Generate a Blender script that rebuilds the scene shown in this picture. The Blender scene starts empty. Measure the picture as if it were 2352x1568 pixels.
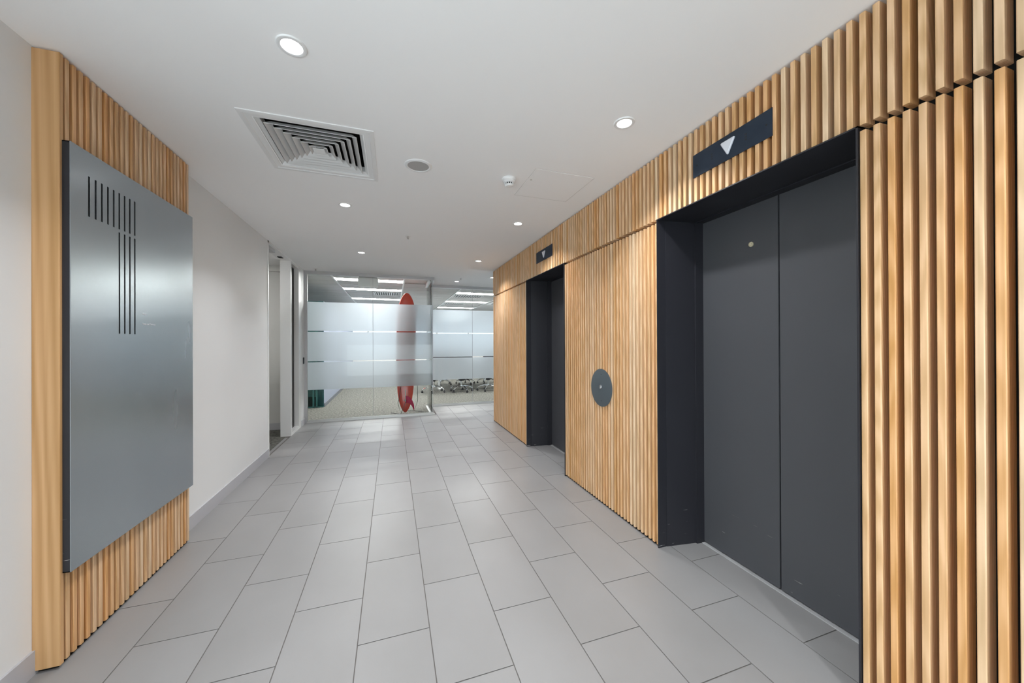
import bpy, bmesh, math, random
from mathutils import Vector, Matrix
random.seed(11)
S = bpy.context.scene
COL = S.collection
R = math.radians

# ------------------------------------------------------------------ camera
YAW, PITCH, ROLL, EYE = 0.3242, 0.0022, -0.0041, 1.2848
cam_data = bpy.data.cameras.new('camera')
cam_data.sensor_fit = 'HORIZONTAL'
cam_data.sensor_width = 36.0
cam_data.lens = 820.04 / 2352 * 36.0
cam_data.clip_start = 0.05
cam_data.clip_end = 200
cam = bpy.data.objects.new('camera', cam_data)
COL.objects.link(cam)
fwd = Vector((math.sin(YAW) * math.cos(PITCH), math.cos(YAW) * math.cos(PITCH), math.sin(PITCH)))
right = Vector((math.cos(YAW), -math.sin(YAW), 0))
up = right.cross(fwd)
r2 = right * math.cos(ROLL) + up * math.sin(ROLL)
u2 = up * math.cos(ROLL) - right * math.sin(ROLL)
m = Matrix((r2, u2, -fwd)).transposed().to_4x4()
m.translation = Vector((0, 0, EYE))
cam.matrix_world = m
S.camera = cam

# ------------------------------------------------------------------ world, exposure
world = bpy.data.worlds.new('world')
S.world = world
world.use_nodes = True
bg = world.node_tree.nodes['Background']
bg.inputs[0].default_value = (0.86, 0.94, 1.0, 1)
bg.inputs[1].default_value = 3.8
S.view_settings.view_transform = 'Standard'
S.view_settings.look = 'None'
S.view_settings.gamma = 1.0
S.view_settings.use_curve_mapping = False
S.view_settings.exposure = 0.8
S.cycles.max_bounces = 12
S.cycles.diffuse_bounces = 8
S.cycles.glossy_bounces = 5
S.cycles.transmission_bounces = 8
S.cycles.transparent_max_bounces = 24
S.cycles.caustics_reflective = False
S.cycles.caustics_refractive = False
S.cycles.sample_clamp_indirect = 6.0
DOWNLIGHT_W = 6.5
DISC_E = 7.0
OFFICE_E = 34.0

# ------------------------------------------------------------------ constants of the place
CEIL = 2.45
XL = -1.33          # left wall face
XR = 1.575          # face of the timber battens on the right
XB = 1.632          # backing behind those battens
XD = 1.89           # lift doors
HEAD = 2.048        # lift opening head
YE = 5.68           # end of the lift wall
YG1, YG2, XG = 6.5, 7.35, 0.69   # the two glass walls and the return between

# ------------------------------------------------------------------ materials
def mat(name, color=(.8, .8, .8), rough=.5, metal=0.0, spec=None, emit=None, estr=0):
    mt = bpy.data.materials.new(name)
    mt.use_nodes = True
    b = mt.node_tree.nodes['Principled BSDF']
    b.inputs['Base Color'].default_value = (*color, 1)
    b.inputs['Roughness'].default_value = rough
    b.inputs['Metallic'].default_value = metal
    if spec is not None: b.inputs['Specular IOR Level'].default_value = spec
    if emit:
        b.inputs['Emission Color'].default_value = (*emit, 1)
        b.inputs['Emission Strength'].default_value = estr
    return mt
def nt(mt): return mt.node_tree.nodes, mt.node_tree.links, mt.node_tree.nodes['Principled BSDF']
def add_noise(mt, lo, hi, scale=(3, 3, 3), detail=4, rough_rng=None, bump=0.0, bscale=60, obj=False):
    n, l, b = nt(mt)
    tc = n.new('ShaderNodeTexCoord'); mp = n.new('ShaderNodeMapping')
    mp.inputs['Scale'].default_value = scale
    l.new(tc.outputs['Object'], mp.inputs['Vector'])
    if obj:
        oi = n.new('ShaderNodeObjectInfo'); ml = n.new('ShaderNodeVectorMath'); ml.operation = 'MULTIPLY'
        cx = n.new('ShaderNodeCombineXYZ')
        for i in range(3): l.new(oi.outputs['Random'], cx.inputs[i])
        ml.inputs[1].default_value = (37, 71, 19); l.new(cx.outputs[0], ml.inputs[0]); l.new(ml.outputs[0], mp.inputs['Location'])
    nz = n.new('ShaderNodeTexNoise'); nz.inputs['Scale'].default_value = 1; nz.inputs['Detail'].default_value = detail
    l.new(mp.outputs[0], nz.inputs['Vector'])
    cr = n.new('ShaderNodeValToRGB')
    cr.color_ramp.elements[0].position = .3; cr.color_ramp.elements[1].position = .7
    cr.color_ramp.elements[0].color = (*lo, 1); cr.color_ramp.elements[1].color = (*hi, 1)
    l.new(nz.outputs[0], cr.inputs[0]); l.new(cr.outputs[0], b.inputs['Base Color'])
    if rough_rng:
        mr = n.new('ShaderNodeMapRange'); mr.inputs[3].default_value, mr.inputs[4].default_value = rough_rng
        l.new(nz.outputs[0], mr.inputs[0]); l.new(mr.outputs[0], b.inputs['Roughness'])
    if bump:
        n2 = n.new('ShaderNodeTexNoise'); n2.inputs['Scale'].default_value = bscale; n2.inputs['Detail'].default_value = 3
        l.new(tc.outputs['Object'], n2.inputs['Vector'])
        bp = n.new('ShaderNodeBump'); bp.inputs['Strength'].default_value = bump; bp.inputs['Distance'].default_value = .002
        l.new(n2.outputs[0], bp.inputs['Height']); l.new(bp.outputs[0], b.inputs['Normal'])
    return cr

M = {}
M['wall'] = mat('painted_wall', (.77, .78, .785), .6); add_noise(M['wall'], (.755, .765, .772), (.785, .795, .80), (1.2, 1.2, 1.2), 3, bump=.05, bscale=250)
M['ceil'] = mat('ceiling_paint', (.93, .928, .93), .8)
M['white'] = mat('white_enamel', (.80, .80, .80), .35)
M['whitem'] = mat('white_powdercoat', (.72, .72, .72), .35)
M['louvre'] = mat('louvre_enamel', (.66, .655, .65), .45)
M['grille'] = mat('grey_mesh', (.42, .41, .40), .6)
M['frame'] = mat('grey_aluminium', (.50, .50, .51), .35, .3)
M['silver'] = mat('silver_aluminium', (.62, .63, .62), .3, .5)
M['base'] = mat('grey_baseboard', (.47, .47, .50), .4)
M['grout'] = mat('grout', (.13, .12, .115), .9)
M['black'] = mat('matt_black', (.008, .008, .009), .6)
M['dark'] = mat('dark_gap', (.012, .011, .010), .9, spec=.1)
M['chrome'] = mat('chrome', (.85, .86, .88), .12, 1.0)
M['blackplastic'] = mat('black_plastic', (.012, .013, .017), .45)
M['seatfab'] = mat('chair_fabric', (.03, .032, .04), .8)
M['tablewhite'] = mat('white_laminate', (.78, .78, .78), .35)
M['teal'] = mat('teal_board', (.03, .13, .125), .35)
M['roomwall'] = mat('office_wall', (.62, .615, .60), .7)
M['brass'] = mat('pale_brass', (.75, .68, .50), .3, .6)
M['opal'] = mat('opal_arrow', (.62, .64, .70), .25)
M['steel'] = mat('button_steel', (.7, .7, .72), .2, 1.0)
M['red'] = mat('board_red', (.62, .055, .03), .18)
M['magenta'] = mat('fin_magenta', (.55, .02, .09), .2)
M['grey'] = mat('pale_grey', (.55, .54, .50), .4)
M['wire'] = mat('black_wire', (.02, .025, .025), .4)
M['letter'] = mat('white_print', (.80, .82, .85), .5)
M['disc'] = mat('lamp_glow', (1, 1, 1), .5, emit=(1, .985, .96), estr=DISC_E)
M['strip'] = mat('lamp_panel', (1, 1, 1), .5, emit=(1, .99, .97), estr=OFFICE_E)
M['officeceil'] = mat('ceiling_tile', (.70, .69, .68), .8); add_noise(M['officeceil'], (.60, .60, .60), (.65, .65, .65), (2, 2, 2), 3, obj=True)

# wood: pale pine, each piece with a tone and a grain of its own
def wood(name, tones, axis_stretch=(70, 70, 1.3), ring=(26, 26, 2.0)):
    mt = mat(name, (.7, .45, .22), .42)
    n, l, b = nt(mt)
    tc = n.new('ShaderNodeTexCoord'); oi = n.new('ShaderNodeObjectInfo')
    cx = n.new('ShaderNodeCombineXYZ')
    for i in range(3): l.new(oi.outputs['Random'], cx.inputs[i])
    ml = n.new('ShaderNodeVectorMath'); ml.operation = 'MULTIPLY'; ml.inputs[1].default_value = (53, 31, 17)
    l.new(cx.outputs[0], ml.inputs[0])
    ad = n.new('ShaderNodeVectorMath'); ad.operation = 'ADD'
    mp = n.new('ShaderNodeMapping'); mp.inputs['Scale'].default_value = axis_stretch
    l.new(tc.outputs['Object'], mp.inputs['Vector']); l.new(mp.outputs[0], ad.inputs[0]); l.new(ml.outputs[0], ad.inputs[1])
    nz = n.new('ShaderNodeTexNoise'); nz.inputs['Scale'].default_value = 1; nz.inputs['Detail'].default_value = 5; nz.inputs['Distortion'].default_value = .6
    l.new(ad.outputs[0], nz.inputs['Vector'])
    wv = n.new('ShaderNodeTexWave'); wv.wave_type = 'RINGS'; wv.rings_direction = 'Y'
    mp2 = n.new('ShaderNodeMapping'); mp2.inputs['Scale'].default_value = ring
    l.new(tc.outputs['Object'], mp2.inputs['Vector']); l.new(ml.outputs[0], mp2.inputs['Location'])
    l.new(mp2.outputs[0], wv.inputs['Vector']); wv.inputs['Scale'].default_value = 1.4; wv.inputs['Distortion'].default_value = 5; wv.inputs['Detail'].default_value = 2; wv.inputs['Detail Scale'].default_value = .8
    mixg = n.new('ShaderNodeMath'); mixg.operation = 'MULTIPLY_ADD'; mixg.inputs[1].default_value = .38
    l.new(wv.outputs['Fac'], mixg.inputs[0]); l.new(nz.outputs[0], mixg.inputs[2])
    tone = n.new('ShaderNodeValToRGB'); el = tone.color_ramp.elements
    el[0].color = (*tones[0], 1); el[0].position = 0; el[1].color = (*tones[-1], 1); el[1].position = 1
    for i, c in enumerate(tones[1:-1]):
        e = el.new((i + 1) / (len(tones) - 1)); e.color = (*c, 1)
    l.new(oi.outputs['Random'], tone.inputs[0])
    gr = n.new('ShaderNodeMapRange'); gr.inputs[1].default_value = .35; gr.inputs[2].default_value = 1.05; gr.inputs[3].default_value = 1.10; gr.inputs[4].default_value = .76
    l.new(mixg.outputs[0], gr.inputs[0])
    hsv = n.new('ShaderNodeHueSaturation')
    l.new(tone.outputs[0], hsv.inputs['Color']); l.new(gr.outputs[0], hsv.inputs['Value'])
    sat = n.new('ShaderNodeMapRange'); sat.inputs[1].default_value = .35; sat.inputs[2].default_value = 1.05; sat.inputs[3].default_value = .97; sat.inputs[4].default_value = 1.12
    l.new(mixg.outputs[0], sat.inputs[0]); l.new(sat.outputs[0], hsv.inputs['Saturation'])
    l.new(hsv.outputs[0], b.inputs['Base Color'])
    return mt
M['wood'] = wood('pine', [(.72, .475, .27), (.70, .38, .165), (.74, .52, .33), (.66, .385, .18), (.75, .55, .36), (.71, .41, .20)])
M['woodpost'] = wood('pine_post', [(.62, .37, .18), (.62, .37, .18)], (40, 40, .9), (7, 7, .45))

# floor tile: pale grey porcelain, cloudy
mt = mat('porcelain', (.5, .49, .48), .40); M['tile'] = mt
cr = add_noise(mt, (.232, .227, .226), (.262, .258, .259), (2.2, 1.6, 1), 5, None, obj=True)
# carpet
mt = mat('carpet', (.3, .3, .26), .95); M['carpet'] = mt
n, l, b = nt(mt)
tc = n.new('ShaderNodeTexCoord'); nz = n.new('ShaderNodeTexNoise'); nz.inputs['Scale'].default_value = 30; nz.inputs['Detail'].default_value = 3
l.new(tc.outputs['Object'], nz.inputs['Vector'])
cr = n.new('ShaderNodeValToRGB'); cr.color_ramp.elements[0].position = .38; cr.color_ramp.elements[1].position = .66
cr.color_ramp.elements[0].color = (.055, .055, .047, 1); cr.color_ramp.elements[1].color = (.175, .172, .152, 1)
l.new(nz.outputs[0], cr.inputs[0]); l.new(cr.outputs[0], b.inputs['Base Color'])

# black powdercoat of the lift fronts, with pale scratches and chips near the floor
def lift_black(name, col, chips):
    mt = mat(name, col, .42)
    n, l, b = nt(mt)
    tc = n.new('ShaderNodeTexCoord')
    fine = n.new('ShaderNodeTexNoise'); fine.inputs['Scale'].default_value = 420; l.new(tc.outputs['Object'], fine.inputs['Vector'])
    bp = n.new('ShaderNodeBump'); bp.inputs['Strength'].default_value = .25; bp.inputs['Distance'].default_value = .0008
    l.new(fine.outputs[0], bp.inputs['Height']); l.new(bp.outputs[0], b.inputs['Normal'])
    cl = n.new('ShaderNodeTexNoise'); cl.inputs['Scale'].default_value = 2.5; l.new(tc.outputs['Object'], cl.inputs['Vector'])
    mr = n.new('ShaderNodeMapRange'); mr.inputs[3].default_value = .34; mr.inputs[4].default_value = .54
    l.new(cl.outputs[0], mr.inputs[0]); l.new(mr.outputs[0], b.inputs['Roughness'])
    # scratches: very stretched noise, kept to the lower part
    mp = n.new('ShaderNodeMapping'); mp.inputs['Scale'].default_value = (9, 9, 130); mp.inputs['Rotation'].default_value = (.12, .1, 0)
    l.new(tc.outputs['Object'], mp.inputs['Vector'])
    sc = n.new('ShaderNodeTexNoise'); sc.inputs['Scale'].default_value = 1; sc.inputs['Detail'].default_value = 2; l.new(mp.outputs[0], sc.inputs['Vector'])
    th = n.new('ShaderNodeMapRange'); th.inputs[1].default_value = .745 - chips; th.inputs[2].default_value = .775 - chips
    l.new(sc.outputs[0], th.inputs[0])
    sx = n.new('ShaderNodeSeparateXYZ'); l.new(tc.outputs['Object'], sx.inputs[0])
    zz = n.new('ShaderNodeMapRange'); zz.inputs[1].default_value = .30; zz.inputs[2].default_value = .05; l.new(sx.outputs[2], zz.inputs[0])
    mu = n.new('ShaderNodeMath'); mu.operation = 'MULTIPLY'; l.new(th.outputs[0], mu.inputs[0]); l.new(zz.outputs[0], mu.inputs[1])
    mx = n.new('ShaderNodeMix'); mx.data_type = 'RGBA'
    l.new(mu.outputs[0], mx.inputs['Factor']); mx.inputs['A'].default_value = (*col, 1); mx.inputs['B'].default_value = (.55, .54, .52, 1)
    l.new(mx.outputs['Result'], b.inputs['Base Color'])
    return mt
M['liftdoor'] = lift_black('lift_door_charcoal', (.060, .061, .068), 0)
M['liftframe'] = lift_black('lift_frame_black', (.016, .016, .021), .03)
M['plate'] = mat('blued_plate', (.02, .03, .045), .55, 0, .3); add_noise(M['plate'], (.011, .020, .036), (.018, .029, .049), (12, 12, 12), 4)
M['plate2'] = mat('grey_plate', (.085, .105, .118), .42, .2)
# directory panel: satin blackened steel
mt = mat('satin_steel', (.36, .40, .43), .28, .8); M['sign'] = mt
add_noise(mt, (.36, .40, .43), (.40, .44, .47), (3, 3, .8), 4, (.22, .30))
n, l, b = nt(mt)

# glass: real panes, mirror-like by Fresnel and clear otherwise
def glass(name, tint, ior=1.5):
    mt = bpy.data.materials.new(name); mt.use_nodes = True
    n = mt.node_tree.nodes; l = mt.node_tree.links; n.clear()
    o = n.new('ShaderNodeOutputMaterial'); mx = n.new('ShaderNodeMixShader')
    fr = n.new('ShaderNodeFresnel'); fr.inputs[0].default_value = ior
    t = n.new('ShaderNodeBsdfTransparent'); t.inputs[0].default_value = (*tint, 1)
    g = n.new('ShaderNodeBsdfGlossy'); g.inputs['Roughness'].default_value = 0.0
    l.new(fr.outputs[0], mx.inputs[0]); l.new(t.outputs[0], mx.inputs[1]); l.new(g.outputs[0], mx.inputs[2]); l.new(mx.outputs[0], o.inputs[0])
    return mt
M['glass'] = glass('clear_glass', (.975, .99, .98), 1.25)
M['tintglass'] = glass('grey_tinted_glass', (.5, .52, .53))
M['tealglass'] = glass('teal_glass', (.5, .78, .76), 1.4)
def film(name):
    mt = bpy.data.materials.new(name); mt.use_nodes = True
    n = mt.node_tree.nodes; l = mt.node_tree.links; n.clear()
    o = n.new('ShaderNodeOutputMaterial'); mx = n.new('ShaderNodeMixShader'); mx.inputs[0].default_value = .52
    rf = n.new('ShaderNodeBsdfRefraction'); rf.inputs['IOR'].default_value = 1.10; rf.inputs['Roughness'].default_value = .8; rf.inputs[0].default_value = (.88, .91, .95, 1)
    tl = n.new('ShaderNodeBsdfTranslucent'); tl.inputs[0].default_value = (.88, .91, .94, 1)
    df = n.new('ShaderNodeBsdfDiffuse'); df.inputs[0].default_value = (.72, .79, .83, 1)
    m2 = n.new('ShaderNodeMixShader'); m2.inputs[0].default_value = .45
    l.new(tl.outputs[0], m2.inputs[1]); l.new(df.outputs[0], m2.inputs[2])
    l.new(rf.outputs[0], mx.inputs[1]); l.new(m2.outputs[0], mx.inputs[2]); l.new(mx.outputs[0], o.inputs[0])
    return mt
M['film'] = film('frosted_film')

# ------------------------------------------------------------------ mesh helpers
def bm_box(bm, x0, x1, y0, y1, z0, z1):
    vs = [bm.verts.new((x, y, z)) for x in (x0, x1) for y in (y0, y1) for z in (z0, z1)]
    for f in ((0, 1, 3, 2), (4, 6, 7, 5), (0, 4, 5, 1), (2, 3, 7, 6), (0, 2, 6, 4), (1, 5, 7, 3)):
        bm.faces.new([vs[i] for i in f])
    return vs
def box(*a, bev=0):
    bm = bmesh.new(); bm_box(bm, *a)
    if bev: bmesh.ops.bevel(bm, geom=list(bm.edges), offset=bev, segments=2, affect='EDGES', clamp_overlap=True)
    return bm
def boxes(lst):
    bm = bmesh.new()
    for a in lst: bm_box(bm, *a)
    return bm
def lathe(bm, prof, n=32, c=(0, 0), close=False):
    rings = []
    for r, z in prof:
        if r < 1e-6: rings.append([bm.verts.new((c[0], c[1], z))])
        else: rings.append([bm.verts.new((c[0] + r * math.cos(2 * math.pi * i / n), c[1] + r * math.sin(2 * math.pi * i / n), z)) for i in range(n)])
    for a, b_ in zip(rings, rings[1:]):
        for i in range(n):
            j = (i + 1) % n
            if len(a) == 1 and len(b_) == 1: continue
            if len(a) == 1: bm.faces.new((a[0], b_[j], b_[i]))
            elif len(b_) == 1: bm.faces.new((a[i], a[j], b_[0]))
            else: bm.faces.new((a[i], a[j], b_[j], b_[i]))
    return bm
def tube(bm, pts, r, n=8):
    pts = [Vector(p) for p in pts]; rs = r if isinstance(r, (list, tuple)) else [r] * len(pts)
    prev = None; rings = []
    for i, p in enumerate(pts):
        d = (pts[min(i + 1, len(pts) - 1)] - pts[max(i - 1, 0)]).normalized()
        a = d.cross(Vector((0, 0, 1)) if abs(d.z) < .9 else Vector((1, 0, 0))).normalized() if prev is None else (prev - d * prev.dot(d)).normalized()
        prev = a; b_ = d.cross(a)
        rings.append([bm.verts.new(p + (a * math.cos(2 * math.pi * k / n) + b_ * math.sin(2 * math.pi * k / n)) * rs[i]) for k in range(n)])
    for a, b_ in zip(rings, rings[1:]):
        for k in range(n): bm.faces.new((a[k], a[(k + 1) % n], b_[(k + 1) % n], b_[k]))
    bm.faces.new(rings[0]); bm.faces.new(list(reversed(rings[-1])))
    return bm
def prism(bm, pts, a0, a1, axis='x', bev=0):
    def P(p, a):
        return {'x': (a, p[0], p[1]), 'y': (p[0], a, p[1]), 'z': (p[0], p[1], a)}[axis]
    v0 = [bm.verts.new(P(p, a0)) for p in pts]; v1 = [bm.verts.new(P(p, a1)) for p in pts]
    bm.faces.new(v0); bm.faces.new(list(reversed(v1)))
    for i in range(len(pts)):
        j = (i + 1) % len(pts); bm.faces.new((v0[i], v1[i], v1[j], v0[j]))
    return bm
def obj(name, bm, m_, parent=None, loc=(0, 0, 0), smooth=False):
    bmesh.ops.recalc_face_normals(bm, faces=list(bm.faces))
    me = bpy.data.meshes.new(name); bm.to_mesh(me); bm.free()
    me.materials.append(M[m_] if isinstance(m_, str) else m_)
    if smooth:
        for p in me.polygons: p.use_smooth = True
        try: me.set_sharp_from_angle(angle=R(35))
        except Exception: pass
    return link(name, me, parent, loc)
def link(name, me, parent=None, loc=(0, 0, 0)):
    o = bpy.data.objects.new(name, me); o.location = loc
    COL.objects.link(o)
    if parent is not None: o.parent = parent
    return o
def empty(name, loc=(0, 0, 0), rz=0):
    o = bpy.data.objects.new(name, None); o.location = loc; o.rotation_euler = (0, 0, rz); o.empty_display_size = .1
    COL.objects.link(o); return o
def tag(o, label, cat, group=None):
    o['label'] = label; o['category'] = cat
    if group: o['group'] = group
    return o
def struct(o, label=None):
    o['kind'] = 'structure'
    if label: o['label'] = label
    return o
def dup(o, loc=None, rz=None, parent=None):
    c = o.copy(); COL.objects.link(c)
    if parent is not None: c.parent = parent
    if loc is not None: c.location = loc
    if rz is not None: c.rotation_euler = (0, 0, rz)
    for ch in list(o.children): dup(ch, parent=c)
    return c

# ------------------------------------------------------------------ floor of porcelain tiles
fl = struct(obj('floor', boxes([(-1.62, 5.0, -1.9, 7.32, -.06, -.0025), (-3.2, -1.62, -1.9, .95, -.06, -.0025), (-3.2, -1.343, -1.9, .95, -.0024, -.0002)]), 'grout'), 'pale grey porcelain tile floor laid in staggered rows')
G = .0022
tile_mesh = {}
def tile(x0, x1, y0, y1):
    w, d = round(x1 - x0, 4), round(y1 - y0, 4)
    if w < .02 or d < .02: return
    if (w, d) not in tile_mesh:
        me_bm = bmesh.new(); bm_box(me_bm, G, w - G, G, d - G, -.0022, 0)
        bmesh.ops.recalc_face_normals(me_bm, faces=list(me_bm.faces))
        me = bpy.data.meshes.new('tile'); me_bm.to_mesh(me); me_bm.free(); me.materials.append(M['tile']); tile_mesh[(w, d)] = me
    link('tile', tile_mesh[(w, d)], fl, (x0, y0, 0))
X0T = -1.0435
ALC = [(.808, 1.826), (3.090, 4.119)]       # the two lift alcoves along y
for k in range(-2, 21):
    xa, xb = X0T + .3 * k, X0T + .3 * (k + 1)
    off = 2.25 if k % 2 else 1.95
    if k <= 8: spans = [(-1.8, YG2 if xb > XG + .1 else YG1)]
    elif k == 9: spans = [ALC[0], ALC[1], (YE, YG2)]
    else: spans = [(YE, YG2)]
    if k == -2: spans = [(4.74, 5.58)]      # the strip of tiles running into the side doorway
    for s0, s1 in spans:
        j0 = off + .6 * math.floor((s0 - off) / .6 + 1e-6)
        while j0 < s1 - 1e-4:
            y0, y1 = max(j0, s0), min(j0 + .6, s1)
            x0, x1 = xa, xb
            if k == -1 : x0 = max(xa, XL) if not (4.74 < y0 + .01 and y1 < 5.6) else xa
            if k == -2: x0 = -1.385
            if k == 9 and s1 < 5: x1 = XD + .004
            if k <= 5 and k >= 5 and y1 > YG1: x0 = xa
            tile(x0, x1, y0, y1)
            j0 += .6

# ------------------------------------------------------------------ ceiling (with the hole of the air diffuser)
V0, V1, V2, V3 = -.734, -.093, 2.10, 2.742      # diffuser outline
h0, h1, h2, h3 = V0 + .06, V1 - .06, V2 + .06, V3 - .06
struct(obj('ceiling', boxes([
    (-3.2, h0, -1.9, 6.48, CEIL, CEIL + .05), (h1, 5.0, -1.9, 6.48, CEIL, CEIL + .05),
    (h0, h1, -1.9, h2, CEIL, CEIL + .05), (h0, h1, h3, 6.48, CEIL, CEIL + .05),
    (XG - .02, 5.0, 6.48, 7.33, CEIL, CEIL + .05)]), 'ceil'), 'plain white plasterboard ceiling of the lift lobby')

# ------------------------------------------------------------------ right wall: black backing, lift shafts and timber battens
wr = struct(obj('wall_right', boxes([
    (XB, XD + .12, -1.8, ALC[0][0], 0, CEIL), (XB, XD + .12, ALC[0][1], ALC[1][0], 0, CEIL), (XB, XD + .12, ALC[1][1], YE - .006, 0, CEIL),
    (XB, XD + .12, ALC[0][0], ALC[0][1], HEAD + .012, CEIL), (XB, XD + .12, ALC[1][0], ALC[1][1], HEAD + .012, CEIL),
    (XD + .06, XD + .12, ALC[0][0], ALC[0][1], 0, HEAD + .012), (XD + .06, XD + .12, ALC[1][0], ALC[1][1], 0, HEAD + .012),
    (XD + .12, 4.6, 5.55, YE - .006, 0, CEIL)]), 'dark'), 'lift wall clad in upright pale pine battens over a black backing')
PITCH_B, WB, DB = .0379, .0185, .0535
def batten_mesh(name, x0, w, z0, z1):
    bm = box(0, DB, 0, w, z0, z1)
    es = [e for e in bm.edges if abs(e.verts[0].co.z - e.verts[1].co.z) > .1]
    bmesh.ops.bevel(bm, geom=es, offset=.0021, segments=1, affect='EDGES')
    bmesh.ops.recalc_face_normals(bm, faces=list(bm.faces))
    me = bpy.data.meshes.new(name); bm.to_mesh(me); bm.free(); me.materials.append(M['wood']); return me
up_me = batten_mesh('batten', 0, WB, HEAD, CEIL - .008)
lo_me = batten_mesh('batten', 0, WB, .014, HEAD - .021)
edges = [.806 - .0373 * i for i in range(20, 0, -1)] + [.806 + .03854 * i for i in range(28)] + [1.8466 + .03762 * i for i in range(1, 34)]
edges += [3.0881 + .0385 * i for i in range(1, 28)]
e = edges[-1]
while e + .0380 < YE: e += .0380; edges.append(e)
for e in edges:                       # e is the far edge of a batten
    y = e - WB
    link('batten', up_me, wr, (XR, y, 0))
    if any(a < y + WB / 2 < b_ for a, b_ in ALC): continue
    link('batten', lo_me, wr, (XR, y, 0))
# black plinth strip under the battens, between the lift fronts
for a, b_ in ((.02, ALC[0][0]), (ALC[0][1], ALC[1][0]), (ALC[1][1], YE)):
    obj('plinth', box(XR + .012, XB, a, b_, 0, .013), 'dark', wr)

# lift fronts
for n_, (a, b_) in enumerate(ALC):
    r = empty('door_%d' % (n_ + 1), (XR, (a + b_) / 2, 0))
    struct(r, ('near' if n_ == 0 else 'far') + ' lift entrance, black steel surround and charcoal double sliding doors')
    o = (XR, (a + b_) / 2, 0)
    def P(name, bm, m_, par=r, smooth=False):
        bmesh.ops.translate(bm, verts=list(bm.verts), vec=(-o[0], -o[1], 0))
        if par is not r: pass
        return obj(name, bm, m_, par, smooth=smooth)
    t = .006
    # outer liner: thin steel box round the opening
    P('surround', boxes([(XR - .006, XB + .004, a, a + t, 0, HEAD - .0005), (XR - .006, XB + .004, b_ - t, b_, 0, HEAD - .0005), (XR - .006, XB + .004, a, b_, HEAD - t, HEAD - .0005)]), 'liftframe')
    # deep jambs (slightly splayed) and head
    bm = bmesh.new()
    prism(bm, [(XB, b_ - .008), (XD - .055, b_ - .035), (XD - .055, b_ - .01), (XB, b_ + .002)], 0, HEAD, 'z')
    prism(bm, [(XD - .055, b_ - .045), (XD + .0, b_ - .050), (XD + .0, b_ - .01), (XD - .055, b_ - .01)], 0, HEAD, 'z')
    P('jamb', bm, 'liftframe')
    bm = bmesh.new()
    prism(bm, [(XB, a - .002), (XD - .055, a + .01), (XD - .055, a + .035), (XB, a + .008)], 0, HEAD, 'z')
    prism(bm, [(XD - .055, a + .01), (XD + .0, a + .01), (XD + .0, a + .050), (XD - .055, a + .045)], 0, HEAD, 'z')
    P('jamb', bm, 'liftframe')
    P('lintel', boxes([(XB - .002, XD, a, b_, HEAD - .005, HEAD + .012), (XD - .06, XD, a, b_, HEAD - .010, HEAD)]), 'liftframe')
    mid = (a + b_) / 2 - .013
    P('sill', boxes([(XD - .018, XD + .05, a + .03, b_ - .03, -.001, .0045)]), 'frame')
    pf = P('door_panel', box(XD, XD + .03, mid + .003, b_ - .04, .010, HEAD - .004, bev=.0015), 'liftdoor')
    P('door_panel', box(XD, XD + .03, a + .04, mid - .003, .010, HEAD - .004, bev=.0015), 'liftdoor')
    if n_ == 0:
        bm = bmesh.new(); lathe(bm, [(0, .006), (.006, .006), (.0065, .003), (.010, .003), (.0105, .0055), (.0135, .005), (.0145, 0), (0, 0)], 24)
        bmesh.ops.transform(bm, matrix=Matrix.Translation((XD - .0002, 1.452, 1.822)) @ Matrix.Rotation(R(-90), 4, 'Y'), verts=list(bm.verts))
        bmesh.ops.translate(bm, verts=list(bm.verts), vec=(-o[0], -o[1], 0))
        kh = obj('key_hole', bm, 'brass', pf, smooth=True); kh['label'] = 'small round brass emergency key hole'

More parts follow.
